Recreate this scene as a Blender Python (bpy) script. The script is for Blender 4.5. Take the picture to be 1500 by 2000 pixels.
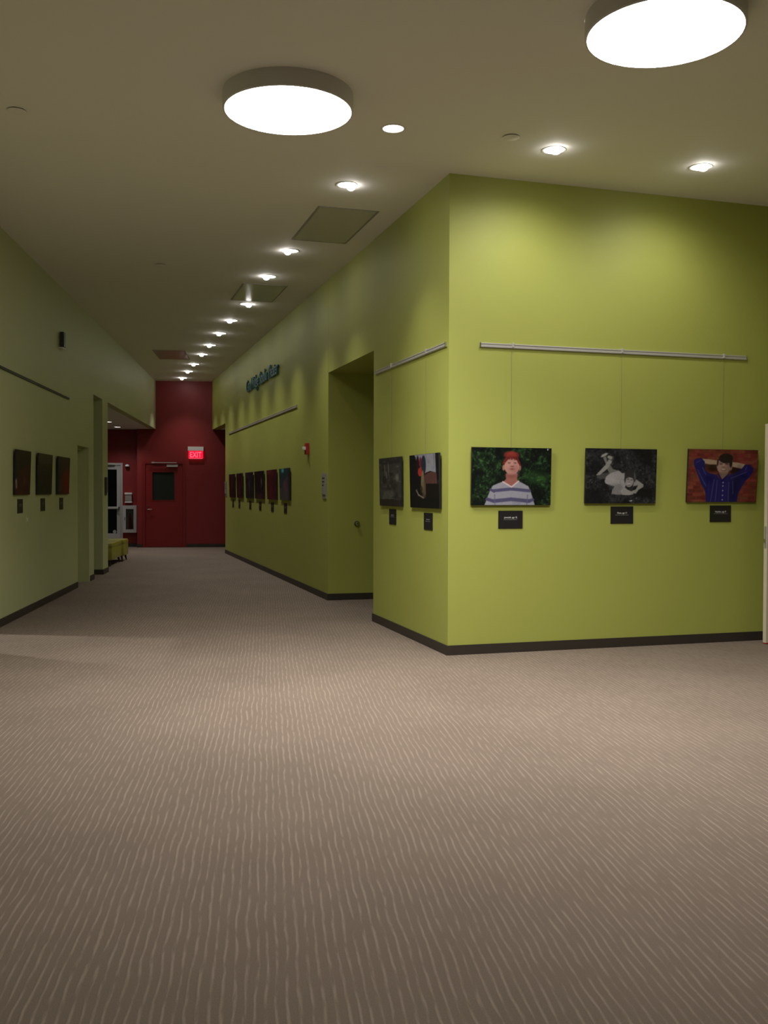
import bpy, bmesh, math, random
import numpy as np
from mathutils import Matrix, Vector

# ------------------------------------------------------------------ clear
for o in list(bpy.data.objects):
    bpy.data.objects.remove(o)
scene = bpy.context.scene
COL = scene.collection
random.seed(4)
R = math.radians

# ------------------------------------------------------------------ camera
CAM_H = 1.47
yaw, pitch, roll = R(16.89), R(-1.231), 0.003
F = Vector((math.sin(yaw)*math.cos(pitch), math.cos(yaw)*math.cos(pitch), math.sin(pitch)))
Rt = Vector((math.cos(yaw), -math.sin(yaw), 0))
Up = Rt.cross(F)
R2 = Rt*math.cos(roll) + Up*math.sin(roll)
U2 = Up*math.cos(roll) - Rt*math.sin(roll)
cam_data = bpy.data.cameras.new('camera')
cam_data.sensor_fit = 'VERTICAL'
cam_data.sensor_height = 36.0
cam_data.lens = 34.2
cam_data.clip_end = 100
cam = bpy.data.objects.new('camera', cam_data)
COL.objects.link(cam)
m = Matrix.Identity(4)
for i in range(3):
    m[i][0] = R2[i]; m[i][1] = U2[i]; m[i][2] = -F[i]
m[2][3] = CAM_H
cam.matrix_world = m
scene.camera = cam

# ------------------------------------------------------------------ world and exposure
world = bpy.data.worlds.new('night')
world.use_nodes = True
world.node_tree.nodes['Background'].inputs[0].default_value = (0.0008, 0.001, 0.0012, 1)
world.node_tree.nodes['Background'].inputs[1].default_value = 1.0
scene.world = world
vs = scene.view_settings
vs.view_transform = 'Standard'
vs.look = 'None'
vs.gamma = 1.0
vs.use_curve_mapping = False
vs.exposure = 0.14

DRUM_GLOW = 30.0             # radiance of the round drum diffusers
DRUM_BEAM = 64.0             # watts of each drum's narrower downward beam
SPOT_POWER = 76.0            # watts of each recessed spotlight
LIGHT_TINT = (1.0, 0.95, 0.91)

# ------------------------------------------------------------------ dimensions (metres)
XR = 3.073      # corridor's right wall plane (parallel to Y)
YF = 8.147      # wall with the three prints, facing the lobby
ZC = 4.29       # main ceiling
ZH = 3.05       # heads of openings, alcove ceiling
TH = R(10)      # left wall is turned 10 degrees
A0 = Vector((-0.913, 11.138, 0))
LV = Vector((math.sin(TH), math.cos(TH), 0))      # along left wall
UV = Vector((math.cos(TH), -math.sin(TH), 0))     # out of left wall, into the corridor
SRED = 14.8     # red end wall, measured along the left wall
SREC = 15.1     # its recessed part in the alcove
def LP(u, s, z=0.0):
    p = A0 + UV*u + LV*s
    return Vector((p.x, p.y, z))

# ------------------------------------------------------------------ materials
MATS = {}
def mat(name, col, rough=0.6, metal=0.0, spec=0.5, emit=None, estr=0.0, trans=0.0, coat=0.0, bump=None, vary=None, ior=1.45):
    if name in MATS: return MATS[name]
    mt = bpy.data.materials.new(name); mt.use_nodes = True
    nt = mt.node_tree; b = nt.nodes['Principled BSDF']
    b.inputs['Base Color'].default_value = (*col, 1)
    b.inputs['Roughness'].default_value = rough
    b.inputs['Metallic'].default_value = metal
    b.inputs['Specular IOR Level'].default_value = spec
    b.inputs['Transmission Weight'].default_value = trans
    b.inputs['Coat Weight'].default_value = coat
    b.inputs['IOR'].default_value = ior
    if emit:
        b.inputs['Emission Color'].default_value = (*emit, 1)
        b.inputs['Emission Strength'].default_value = estr
    if bump or vary:
        tc = nt.nodes.new('ShaderNodeTexCoord')
    if bump:
        sc, st, dist = bump
        n = nt.nodes.new('ShaderNodeTexNoise'); n.inputs['Scale'].default_value = sc; n.inputs['Detail'].default_value = 3
        bp = nt.nodes.new('ShaderNodeBump'); bp.inputs['Strength'].default_value = st; bp.inputs['Distance'].default_value = dist
        nt.links.new(tc.outputs['Object'], n.inputs['Vector'])
        nt.links.new(n.outputs['Fac'], bp.inputs['Height'])
        nt.links.new(bp.outputs['Normal'], b.inputs['Normal'])
    if vary:
        sc, amt = vary
        n = nt.nodes.new('ShaderNodeTexNoise'); n.inputs['Scale'].default_value = sc; n.inputs['Detail'].default_value = 4
        mx = nt.nodes.new('ShaderNodeMix'); mx.data_type = 'RGBA'
        mx.inputs['A'].default_value = (*[c*(1-amt) for c in col], 1)
        mx.inputs['B'].default_value = (*[min(1, c*(1+amt)) for c in col], 1)
        nt.links.new(tc.outputs['Object'], n.inputs['Vector'])
        nt.links.new(n.outputs['Fac'], mx.inputs['Factor'])
        nt.links.new(mx.outputs['Result'], b.inputs['Base Color'])
    MATS[name] = mt
    return mt

M_GREEN = mat('green_paint', (0.375, 0.408, 0.086), 0.55, bump=(260, 0.25, 0.002), vary=(1.3, 0.03))
M_PALE  = mat('pale_green_paint', (0.46, 0.49, 0.255), 0.55, bump=(260, 0.25, 0.002), vary=(1.3, 0.03))
M_RED   = mat('red_paint', (0.22, 0.018, 0.018), 0.5, bump=(260, 0.2, 0.002), vary=(1.3, 0.04))
M_REDDOOR = mat('red_door_paint', (0.20, 0.016, 0.016), 0.35, bump=(120, 0.1, 0.001))
M_CEIL  = mat('ceiling_paint', (0.80, 0.78, 0.73), 0.8, bump=(300, 0.2, 0.002))
M_BASE  = mat('brown_rubber', (0.035, 0.028, 0.022), 0.5, bump=(80, 0.1, 0.001))
M_ALU   = mat('brushed_aluminium', (0.56, 0.55, 0.51), 0.38, metal=0.35, bump=(150, 0.05, 0.001))
M_CHROME = mat('polished_steel', (0.62, 0.62, 0.62), 0.18, metal=1.0, bump=(90, 0.02, 0.001))
M_WHITE = mat('white_enamel', (0.74, 0.73, 0.70), 0.4, bump=(120, 0.05, 0.001))
M_GREYP = mat('grey_plastic', (0.30, 0.29, 0.27), 0.5, bump=(120, 0.05, 0.001))
M_DARK  = mat('dark_plastic', (0.03, 0.03, 0.032), 0.45, bump=(120, 0.05, 0.001))
M_BLACKB = mat('black_board', (0.012, 0.011, 0.012), 0.45, bump=(200, 0.05, 0.001))
M_TEXT  = mat('pale_print', (0.72, 0.71, 0.70), 0.6, bump=(200, 0.02, 0.001))
M_TEXT2 = mat('grey_print', (0.16, 0.155, 0.15), 0.6, bump=(200, 0.02, 0.001))
M_DRUMSIDE = mat('drum_grey', (0.62, 0.60, 0.62), 0.45, bump=(120, 0.05, 0.001))
M_DIFF  = mat('drum_diffuser', (0.9, 0.9, 0.9), 0.5, emit=LIGHT_TINT, estr=DRUM_GLOW, bump=(60, 0.02, 0.001))
M_LAMP  = mat('lamp_glass', (0.9, 0.9, 0.9), 0.4, emit=LIGHT_TINT, estr=40.0, bump=(60, 0.02, 0.001))
M_LENS  = mat('frosted_lens', (0.9, 0.9, 0.9), 0.5, emit=LIGHT_TINT, estr=5.0, bump=(60, 0.02, 0.001))
M_REFL  = mat('white_reflector', (0.9, 0.9, 0.88), 0.3, bump=(60, 0.02, 0.001))
M_PANEL = mat('glossy_access_panel', (0.50, 0.49, 0.46), 0.22, spec=0.5, coat=0.25, bump=(6, 0.03, 0.004))
M_GLASS = mat('night_glass', (0.55, 0.6, 0.6), 0.02, trans=1.0, bump=(3, 0.01, 0.001))
M_WIRED = mat('dark_wired_glass', (0.020, 0.026, 0.021), 0.12, spec=0.5, bump=(30, 0.05, 0.001))
M_TEAL  = mat('teal_letters', (0.014, 0.135, 0.145), 0.38, spec=0.4, coat=0.0, bump=(90, 0.02, 0.001))
M_SIGNRED = mat('alarm_red', (0.42, 0.02, 0.015), 0.4, bump=(120, 0.05, 0.001))
M_EXITP = mat('exit_red_acrylic', (0.5, 0.01, 0.03), 0.25, emit=(1.0, 0.004, 0.035), estr=1.1, bump=(60, 0.02, 0.001))
M_EXITL = mat('exit_lit_letters', (0.8, 0.3, 0.3), 0.3, emit=(1.0, 0.10, 0.14), estr=1.7, bump=(60, 0.02, 0.001))
M_UPH   = mat('lime_vinyl', (0.31, 0.29, 0.032), 0.38, bump=(140, 0.15, 0.002), vary=(5, 0.05))
M_WOOD  = mat('dark_wood', (0.05, 0.022, 0.012), 0.4, bump=(40, 0.1, 0.001), vary=(30, 0.25))
M_CREAM = mat('cream_door', (0.62, 0.56, 0.42), 0.45, bump=(60, 0.08, 0.001), vary=(12, 0.05))
M_ALUW  = mat('pale_door_frame', (0.46, 0.45, 0.45), 0.4, metal=0.1, bump=(100, 0.05, 0.001))
M_STICK = mat('pale_sticker', (0.34, 0.35, 0.33), 0.6, bump=(150, 0.1, 0.001))
M_WIRE  = mat('hanging_wire_steel', (0.25, 0.25, 0.22), 0.4, metal=0.6, bump=(90, 0.02, 0.001))

def carpet_material():
    mt = bpy.data.materials.new('ribbed_carpet'); mt.use_nodes = True
    nt = mt.node_tree; N = nt.nodes; Lk = nt.links
    b = N['Principled BSDF']; b.inputs['Roughness'].default_value = 0.95
    b.inputs['Specular IOR Level'].default_value = 0.15
    tc = N.new('ShaderNodeTexCoord')
    mp = N.new('ShaderNodeMapping'); mp.inputs['Rotation'].default_value = (0, 0, TH)
    Lk.new(tc.outputs['Object'], mp.inputs['Vector'])
    def noise(sx, sy, scale, detail=2):
        q = N.new('ShaderNodeMapping'); q.inputs['Scale'].default_value = (sx, sy, 1)
        Lk.new(mp.outputs['Vector'], q.inputs['Vector'])
        n = N.new('ShaderNodeTexNoise'); n.inputs['Scale'].default_value = scale; n.inputs['Detail'].default_value = detail
        Lk.new(q.outputs['Vector'], n.inputs['Vector']); return n.outputs['Fac']
    def mth(op, a, bb=None, c=None):
        n = N.new('ShaderNodeMath'); n.operation = op
        for i, v in enumerate((a, bb, c)):
            if v is None: continue
            if isinstance(v, (int, float)): n.inputs[i].default_value = v
            else: Lk.new(v, n.inputs[i])
        return n.outputs[0]
    sep = N.new('ShaderNodeSeparateXYZ'); Lk.new(mp.outputs['Vector'], sep.inputs[0])
    wob = mth('MULTIPLY', mth('SUBTRACT', noise(1, 0.40, 7.0, 3), 0.5), 1.15)
    v = mth('ADD', mth('MULTIPLY', sep.outputs[0], 31.0), wob)
    tri = mth('MULTIPLY', mth('ABSOLUTE', mth('SUBTRACT', mth('FRACT', v), 0.5)), 2.0)
    def ss(x, lo, hi):
        n = N.new('ShaderNodeMapRange'); n.interpolation_type = 'SMOOTHSTEP'
        n.inputs['From Min'].default_value = lo; n.inputs['From Max'].default_value = hi
        Lk.new(x, n.inputs['Value']); return n.outputs[0]
    line = ss(tri, 0.50, 0.95)
    brk = ss(noise(1.8, 0.30, 24.0, 2), 0.30, 0.62)
    fine = noise(1, 1, 240.0, 2)
    big = noise(1, 1, 1.1, 3)
    fac = mth('MULTIPLY', line, brk)
    mix = N.new('ShaderNodeMix'); mix.data_type = 'RGBA'
    mix.inputs['A'].default_value = (0.168, 0.132, 0.103, 1)
    mix.inputs['B'].default_value = (0.248, 0.202, 0.160, 1)
    Lk.new(fac, mix.inputs['Factor'])
    hsv = N.new('ShaderNodeHueSaturation')
    val = mth('ADD', mth('MULTIPLY', fine, 0.55), mth('MULTIPLY', big, 0.34))
    Lk.new(mth('ADD', val, 0.56), hsv.inputs['Value'])
    Lk.new(mix.outputs['Result'], hsv.inputs['Color'])
    Lk.new(hsv.outputs['Color'], b.inputs['Base Color'])
    bp = N.new('ShaderNodeBump'); bp.inputs['Strength'].default_value = 0.5; bp.inputs['Distance'].default_value = 0.004
    Lk.new(mth('ADD', fac, mth('MULTIPLY', fine, 0.5)), bp.inputs['Height'])
    Lk.new(bp.outputs['Normal'], b.inputs['Normal'])
    return mt
M_CARPET = carpet_material()

# ------------------------------------------------------------------ mesh helpers
class MB:
    """collects shapes, builds one mesh object"""
    def __init__(self): self.bm = bmesh.new()
    def box(self, x0, x1, y0, y1, z0, z1, bev=0.0):
        v = [self.bm.verts.new((x, y, z)) for x in (x0, x1) for y in (y0, y1) for z in (z0, z1)]
        fs = []
        for q in ((0,1,3,2), (4,6,7,5), (0,4,5,1), (2,3,7,6), (0,2,6,4), (1,5,7,3)):
            fs.append(self.bm.faces.new([v[i] for i in q]))
        if bev > 0:
            es = list({e for f in fs for e in f.edges})
            bmesh.ops.bevel(self.bm, geom=es, offset=bev, segments=2, affect='EDGES', profile=0.6)
        return self
    def lathe(self, prof, seg=32, c=(0, 0, 0), axis='Z', cap=True):
        """prof: (radius, height) pairs turned round the axis"""
        rings = []
        for r, h in prof:
            ring = []
            for k in range(seg):
                a = 2*math.pi*k/seg
                p = (r*math.cos(a), r*math.sin(a), h)
                if axis == 'Y': p = (p[0], p[2], p[1])
                if axis == 'X': p = (p[2], p[0], p[1])
                ring.append(self.bm.verts.new((p[0]+c[0], p[1]+c[1], p[2]+c[2])))
            rings.append(ring)
        for a, b in zip(rings, rings[1:]):
            for k in range(seg):
                self.bm.faces.new((a[k], a[(k+1) % seg], b[(k+1) % seg], b[k]))
        if cap:
            if prof[0][0] > 1e-6: self.bm.faces.new(list(reversed(rings[0])))
            if prof[-1][0] > 1e-6: self.bm.faces.new(rings[-1])
        return self
    def tube(self, p, q, r0, r1=None, seg=8):
        r1 = r0 if r1 is None else r1
        p, q = Vector(p), Vector(q); d = (q-p).normalized()
        a = d.orthogonal().normalized(); b = d.cross(a)
        rings = []
        for c, r in ((p, r0), (q, r1)):
            rings.append([self.bm.verts.new(c + a*(r*math.cos(2*math.pi*k/seg)) + b*(r*math.sin(2*math.pi*k/seg))) for k in range(seg)])
        for k in range(seg):
            self.bm.faces.new((rings[0][k], rings[0][(k+1) % seg], rings[1][(k+1) % seg], rings[1][k]))
        self.bm.faces.new(list(reversed(rings[0]))); self.bm.faces.new(rings[1])
        return self
    def prism(self, pts, y0, y1):
        """polygon in the XZ plane pushed along Y"""
        a = [self.bm.verts.new((x, y0, z)) for x, z in pts]
        b = [self.bm.verts.new((x, y1, z)) for x, z in pts]
        n = len(pts)
        self.bm.faces.new(a); self.bm.faces.new(list(reversed(b)))
        for k in range(n):
            self.bm.faces.new((a[k], b[k], b[(k+1) % n], a[(k+1) % n]))
        return self
    def build(self, name, material, parent=None, loc=(0, 0, 0), rot=(0, 0, 0), smooth=False):
        bmesh.ops.recalc_face_normals(self.bm, faces=self.bm.faces)
        me = bpy.data.meshes.new(name); self.bm.to_mesh(me); self.bm.free()
        me.materials.append(material)
        if smooth:
            for p in me.polygons: p.use_smooth = True
            try: me.set_sharp_from_angle(angle=R(40))
            except Exception: pass
        o = bpy.data.objects.new(name, me); COL.objects.link(o)
        o.location = loc; o.rotation_euler = rot
        if parent: o.parent = parent
        return o

def tag(o, label, cat=None, group=None, kind=None):
    o['label'] = label
    if cat: o['category'] = cat
    if group: o['group'] = group
    if kind: o['kind'] = kind
    return o
def thing(name, label, cat, loc=(0, 0, 0), rotz=0.0, group=None, tilt=0.0):
    o = bpy.data.objects.new(name, None); COL.objects.link(o)
    o.empty_display_size = 0.1
    o.location = loc; o.rotation_euler = (tilt, 0, rotz)
    return tag(o, label, cat, group)
def struct(o, label, cat): return tag(o, label, cat, kind='structure')
LFRAME = dict(loc=tuple(A0), rot=(0, 0, -TH))     # local x = out of left wall, local y = along it

ROT_FRONT, ROT_RIGHT, ROT_LEFT, ROT_RED = 0.0, R(-90), R(80), R(-10)
# wall-mounted things: local x = viewer's right, local y = into the wall, local z = up
def on_front(x, z): return (x, YF, z)
def on_right(y, z): return (XR, y, z)
def on_left(s, z): return tuple(LP(0, s, z))
def on_red(u, z, s=SRED): return tuple(LP(u, s, z))

def text_mesh(name, body, material, parent, size, depth, loc, rot=(R(90), 0, 0), width=None, align='CENTER'):
    cu = bpy.data.curves.new(name, 'FONT'); cu.body = body; cu.size = size
    cu.align_x = align; cu.align_y = 'BOTTOM_BASELINE' if hasattr(cu, 'align_y') else 'BOTTOM'
    cu.extrude = depth; cu.resolution_u = 3
    t = bpy.data.objects.new(name, cu); COL.objects.link(t)
    bpy.context.view_layer.update()
    dg = bpy.context.evaluated_depsgraph_get()
    me = bpy.data.meshes.new_from_object(t.evaluated_get(dg))
    bpy.data.objects.remove(t); bpy.data.curves.remove(cu)
    me.name = name; me.materials.clear(); me.materials.append(material)
    if width:
        xs = [v.co.x for v in me.vertices]; w = max(xs)-min(xs); k = width/w; x0 = min(xs)
        for v in me.vertices: v.co.x = (v.co.x - x0)*k - (width/2 if align == 'CENTER' else 0)
    o = bpy.data.objects.new(name, me); COL.objects.link(o)
    o.parent = parent; o.location = loc; o.rotation_euler = rot
    return o

# ------------------------------------------------------------------ fixtures' places
ROW_Y = [8.737, 11.322, 12.755, 14.736, 16.224, 17.605, 19.083, 20.422, 22.045, 23.412, 24.84]
ROW_X = 2.285
FRONT_X = [3.685, 5.092]
FRONT_Y = 7.34
FLAT = (2.277, 7.282)
ALC = [(-0.86, 14.13), (-0.80, 12.31)]      # alcove downlights (u, s)
HOLE = 0.085

def slab_with_holes(name, material, x0, x1, y0, y1, z0, z1, holes, loc=(0, 0, 0), rot=(0, 0, 0)):
    o = MB().box(x0, x1, y0, y1, z0, z1).build(name, material, None, loc, rot)
    c = MB()
    for hx, hy, hr in holes:
        c.lathe([(hr, z0-0.05), (hr, z1+0.05)], 28, (hx, hy, 0))
    cut = c.build('cutter', material, None, loc, rot)
    md = o.modifiers.new('holes', 'BOOLEAN'); md.operation = 'DIFFERENCE'; md.object = cut; md.solver = 'EXACT'
    bpy.context.view_layer.update()
    dg = bpy.context.evaluated_depsgraph_get()
    me = bpy.data.meshes.new_from_object(o.evaluated_get(dg)); me.name = name
    o.modifiers.clear(); old = o.data; o.data = me
    bpy.data.meshes.remove(old); cm = cut.data; bpy.data.objects.remove(cut); bpy.data.meshes.remove(cm)
    return o

# ================================================================== STRUCTURE
fl = MB().box(-10, 10, -6, 29, -0.1, 0).build('floor', M_CARPET)
struct(fl, 'brown carpet with pale wavy broken stripes covering lobby and corridor', 'floor')

holes = [(ROW_X, y, HOLE) for y in ROW_Y] + [(x, FRONT_Y, HOLE) for x in FRONT_X] + [(*FLAT, HOLE)]
ce = slab_with_holes('ceiling', M_CEIL, -10, 10, -6, 29, ZC, ZC+0.03, holes)
struct(ce, 'high off-white painted ceiling over lobby and corridor', 'ceiling')
ac = slab_with_holes('ceiling', M_CEIL, -4.2, -0.15, 5.72, SREC+0.3, ZH, ZH+0.03,
                     [(u, s, HOLE) for u, s in ALC], **LFRAME)
struct(ac, 'low off-white ceiling of the alcove beside the red wall', 'ceiling')
pc = MB().box(XR+0.2, 7.25, 22.95, 29, ZH, ZH+0.03).build('ceiling', M_CEIL)
struct(pc, 'low ceiling of the side passage at the far right', 'ceiling')

# corridor's right wall with door recess and far passage
w = MB()
w.box(XR, 4.7, YF+0.2, 10.53, 0, ZC)
w.box(XR, 4.7, 12.70, 22.95, 0, ZC)
w.box(XR, 4.7, 10.53, 12.70, ZH, ZC)
w.box(XR, XR+0.2, 22.95, 26.5, ZH, ZC)
w.box(4.5, 4.7, 10.53, 12.70, 0, ZH)
struct(w.build('wall_right', M_GREEN), 'lime green wall along the right of the corridor with a deep recess', 'wall')
w = MB()
w.box(XR, 7.45, YF, YF+0.2, 0, ZC)
struct(w.build('wall_front', M_GREEN), 'lime green wall carrying three large photo prints', 'wall')
# lobby side wall with a doorway (out of frame) that the open cream door belongs to
w = MB()
w.box(7.25, 7.45, -6, 6.97, 0, ZC); w.box(7.25, 7.45, 7.93, YF, 0, ZC); w.box(7.25, 7.45, 6.97, 7.93, 2.16, ZC)
struct(w.build('wall_side', M_GREEN), 'lime green side wall of the lobby holding the doorway', 'wall')
w = MB().box(-10, 7.45, -6, -5.8, 0, ZC)
struct(w.build('wall_back', M_PALE), 'pale green wall closing the lobby behind the viewer', 'wall')

# left wall, turned 10 degrees; local x = u (out of wall), y = s
w = MB()
T = 0.35
w.box(-T, 0, -17.2, -1.45, 0, ZC)
w.box(-T, 0, -1.45, -0.42, 2.30, ZC)     # doorway added out of frame, lets the side room's light streak through
w.box(-T, 0, -0.42, 4.34, 0, ZC)
w.box(-4.2, -4.0, -4.0, 5.37, 0, ZC)
w.box(-4.0, -T, -4.2, -4.0, 0, ZC)
w.box(-T, 0, 4.34, 5.20, 2.15, ZC)
w.box(-T, 0, 5.20, 5.72, 0, ZC)
w.box(-0.15, 0, 5.72, SRED+0.15, ZH, ZC)
w.box(-3.2, -T, 5.37, 5.72, 0, ZH)
w.box(-3.4, -3.2, 5.37, 7.16, 0, ZH)
w.box(-3.2, 0, 6.60, 7.16, 0, ZH)           # stub wall between opening and alcove
w.box(-4.2, -4.0, 7.16, SREC+0.3, 0, ZH)
struct(w.build('wall_left', M_PALE, **LFRAME), 'pale green wall along the left of the corridor with soffit above the alcove', 'wall')

# red end wall with door opening; recessed part with the glass door
DU0, DU1 = -0.30, 0.72
GU0, GU1 = -1.86, -0.875
w = MB()
w.box(-0.47, DU0, SRED, SREC+0.3, 0, ZC); w.box(DU1, 6.5, SRED, SREC+0.3, 0, ZC)
w.box(DU0, DU1, SRED, SREC+0.3, 2.19, ZC)
w.box(-4.2, GU0, SREC, SREC+0.3, 0, ZH); w.box(GU1, -0.47, SREC, SREC+0.3, 0, ZH)
w.box(GU0, GU1, SREC, SREC+0.3, 2.18, ZH)
w.box(DU0, DU1, SREC+0.25, SREC+0.3, 0, 2.19)
struct(w.build('wall_far', M_RED, **LFRAME), 'dark red wall closing the far end of the corridor', 'wall')
w = MB().box(7.05, 7.25, 22.95, 29, 0, ZH)
struct(w.build('wall_passage', M_GREEN), 'green wall at the end of the side passage', 'wall')

# baseboards
BH, BT = 0.088, 0.012
def base(name, material, boxes, label, frame=None):
    b = MB()
    for q in boxes: b.box(*q, 0, BH)
    o = b.build(name, material, **(frame or {}))
    return struct(o, label, 'baseboard')
base('baseboard_front', M_BASE, [(XR-BT, 7.25, YF-BT, YF)], 'dark brown baseboard under the three large prints')
base('baseboard_right', M_BASE, [(XR-BT, XR, YF, 10.53+BT), (XR-BT, XR, 12.70-BT, 22.95), (XR, 4.5, 12.70-BT, 12.70), (XR, 4.5, 10.53, 10.53+BT)],
     'dark brown baseboard along the right corridor wall')
base('baseboard_left', M_BASE, [(0, BT, -17, -1.45), (0, BT, -0.42, 4.30), (0, BT, 5.29, 5.72), (-0.6, BT, 6.60-BT, 6.60), (0, BT, 6.60, 7.16), (-3, BT, 7.16, 7.16+BT)],
     'dark brown baseboard along the left corridor wall', LFRAME)
base('baseboard_far', M_BASE, [(DU1+0.06, 5, SRED-BT, SRED), (-0.47-BT, DU0-0.05, SRED-BT, SRED), (-0.47-BT, -0.47, SRED, SREC), (GU1+0.05, -0.47, SREC-BT, SREC)],
     'dark baseboard along the red end wall', LFRAME)
base('baseboard_side', M_BASE, [(7.25-BT, 7.25, -5.8, 6.92)], 'dark brown baseboard of the lobby side wall')

# thin painted joint in the right wall above the recess corner
tj = MB().box(XR-0.002, XR, 12.69, 12.705, ZH, ZC).build('trim_1', M_GREEN)
struct(tj, 'thin vertical wall joint above the far corner of the recess', 'trim')

# ------------------------------------------------------------------ doors
# red door in the end wall
d = thing('door_1', 'red door with small dark window in the red end wall', 'door', on_red((DU0+DU1)/2, 0), ROT_RED); d['kind'] = 'structure'
hw = (DU1-DU0)/2
fr = MB()
fr.box(-hw-0.035, -hw+0.035, -0.02, 0.12, 0, 2.19+0.035); fr.box(hw-0.035, hw+0.035, -0.02, 0.12, 0, 2.19+0.035); fr.box(-hw+0.035, hw-0.035, -0.02, 0.12, 2.155, 2.225)
fr.build('door_frame', M_REDDOOR, d)
lx0, lx1 = -hw+0.04, hw-0.04
wx0, wx1, wz0, wz1 = -0.30, 0.267, 1.215, 1.945
lf = MB()
lf.box(lx0, wx0, 0.0, 0.045, 0.01, 2.15); lf.box(wx1, lx1, 0.0, 0.045, 0.01, 2.15)
lf.box(wx0, wx1, 0.0, 0.045, 0.01, wz0); lf.box(wx0, wx1, 0.0, 0.045, wz1, 2.15)
leaf = lf.build('door_leaf', M_REDDOOR, d)
g = MB().box(wx0, wx1, 0.018, 0.026, wz0, wz1).build('window_pane', M_WIRED, leaf)
b = MB()
for q in ((wx0-.015, wx0+.006, wz0-.015, wz1+.015), (wx1-.006, wx1+.015, wz0-.015, wz1+.015), (wx0+.006, wx1-.006, wz0-.015, wz0+.006), (wx0+.006, wx1-.006, wz1-.006, wz1+.015)):
    b.box(q[0], q[1], -0.006, 0.0, q[2], q[3])
b.build('window_bead', M_REDDOOR, leaf)
hd = MB(); hd.lathe([(0.026, 0), (0.026, -0.012)], 20, (-0.405, 0, 0.98), 'Y'); hd.tube((-0.405, -0.01, 0.98), (-0.405, -0.055, 0.98), 0.010); hd.tube((-0.41, -0.055, 0.98), (-0.30, -0.055, 0.98), 0.010, 0.009)
hd.build('lever_handle', M_CHROME, leaf, smooth=True)
MB().lathe([(0.022, 0), (0.020, -0.012)], 20, (-0.405, 0, 1.07), 'Y').build('lock_cylinder', M_CHROME, leaf, smooth=True)
cl = MB().box(0.07, 0.35, -0.055, 0.0, 2.075, 2.135, 0.006).build('door_closer', M_ALU, d)
MB().box(-0.30, 0.325, -0.075, -0.055, 2.176, 2.196).build('closer_arm', M_ALU, cl)
MB().box(-0.31, -0.24, -0.055, -0.02, 2.165, 2.205).build('arm_bracket', M_ALU, cl)

# glass door in the alcove's recessed wall
d = thing('door_2', 'pale framed glass door with push bar beside the red wall', 'door', on_red((GU0+GU1)/2, 0, SREC), ROT_RED); d['kind'] = 'structure'
hw = (GU1-GU0)/2
fr = MB()
fr.box(-hw-.0, -hw+.05, -0.015, 0.12, 0, 2.18); fr.box(hw-.05, hw+.0, -0.015, 0.12, 0, 2.18); fr.box(-hw+.05, hw-.05, -0.015, 0.12, 2.12, 2.18)
fr.build('door_frame', M_ALUW, d)
sx = hw-0.055; gl = sx-0.095
lf = MB()
lf.box(-sx, -gl, 0, .045, .01, 2.11); lf.box(gl, sx, 0, .045, .01, 2.11); lf.box(-gl, gl, 0, .045, 2.01, 2.11); lf.box(-gl, gl, 0, .045, .01, .35); lf.box(-gl, gl, 0.005, .04, .985, 1.045)
leaf = lf.build('door_leaf', M_ALUW, d)
MB().box(-gl, gl, 0.018, 0.026, 1.045, 2.01).build('glass_pane', M_GLASS, leaf)
MB().box(-gl, gl, 0.018, 0.026, 0.35, 0.985).build('glass_pane', M_GLASS, leaf)
pb = MB(); pb.box(-gl, gl+0.05, -0.075, -0.045, 0.995, 1.040, 0.008); pb.box(gl+0.01, gl+0.05, -0.05, 0.0, 0.985, 1.05); pb.box(-gl-0.05, -gl-0.01, -0.05, 0.0, 0.985, 1.05)
bar = pb.build('push_bar', M_ALU, leaf)
MB().box(gl+0.05, gl+0.075, -0.08, -0.0, 0.975, 1.045, 0.004).build('bar_end_cap', M_DARK, bar)
MB().lathe([(0.045, 0.017), (0.045, 0.014)], 28, (gl-0.06, 0, 0.395), 'Y').build('round_sticker', M_STICK, leaf)
MB().box(-0.35, gl-0.04, -0.06, 0.0, 2.125, 2.165, 0.006).build('door_closer', M_ALU, d)

# left wall door in shallow recess
d = thing('door_3', 'pale green door set back in the left wall recess', 'door', on_left(4.77, 0), ROT_LEFT); d['kind'] = 'structure'
fr = MB()
fr.box(-.43, -.39, 0.10, 0.33, 0, 2.15); fr.box(.39, .43, 0.10, 0.33, 0, 2.15); fr.box(-.39, .39, 0.10, 0.33, 2.11, 2.15)
fr.box(.435, .51, -0.012, -0.001, 0, 2.15)
fr.build('door_frame', M_PALE, d)
leaf = MB().box(-.385, .385, 0.22, 0.265, .01, 2.105).build('door_leaf', M_PALE, d)
k = MB(); k.lathe([(0.028, 0.22), (0.028, 0.205), (0.012, 0.20), (0.012, 0.175), (0.028, 0.165), (0.026, 0.14), (0.012, 0.132)], 20, (-0.31, 0, 1.0), 'Y')
k.build('door_knob', M_CHROME, leaf, smooth=True)

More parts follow.
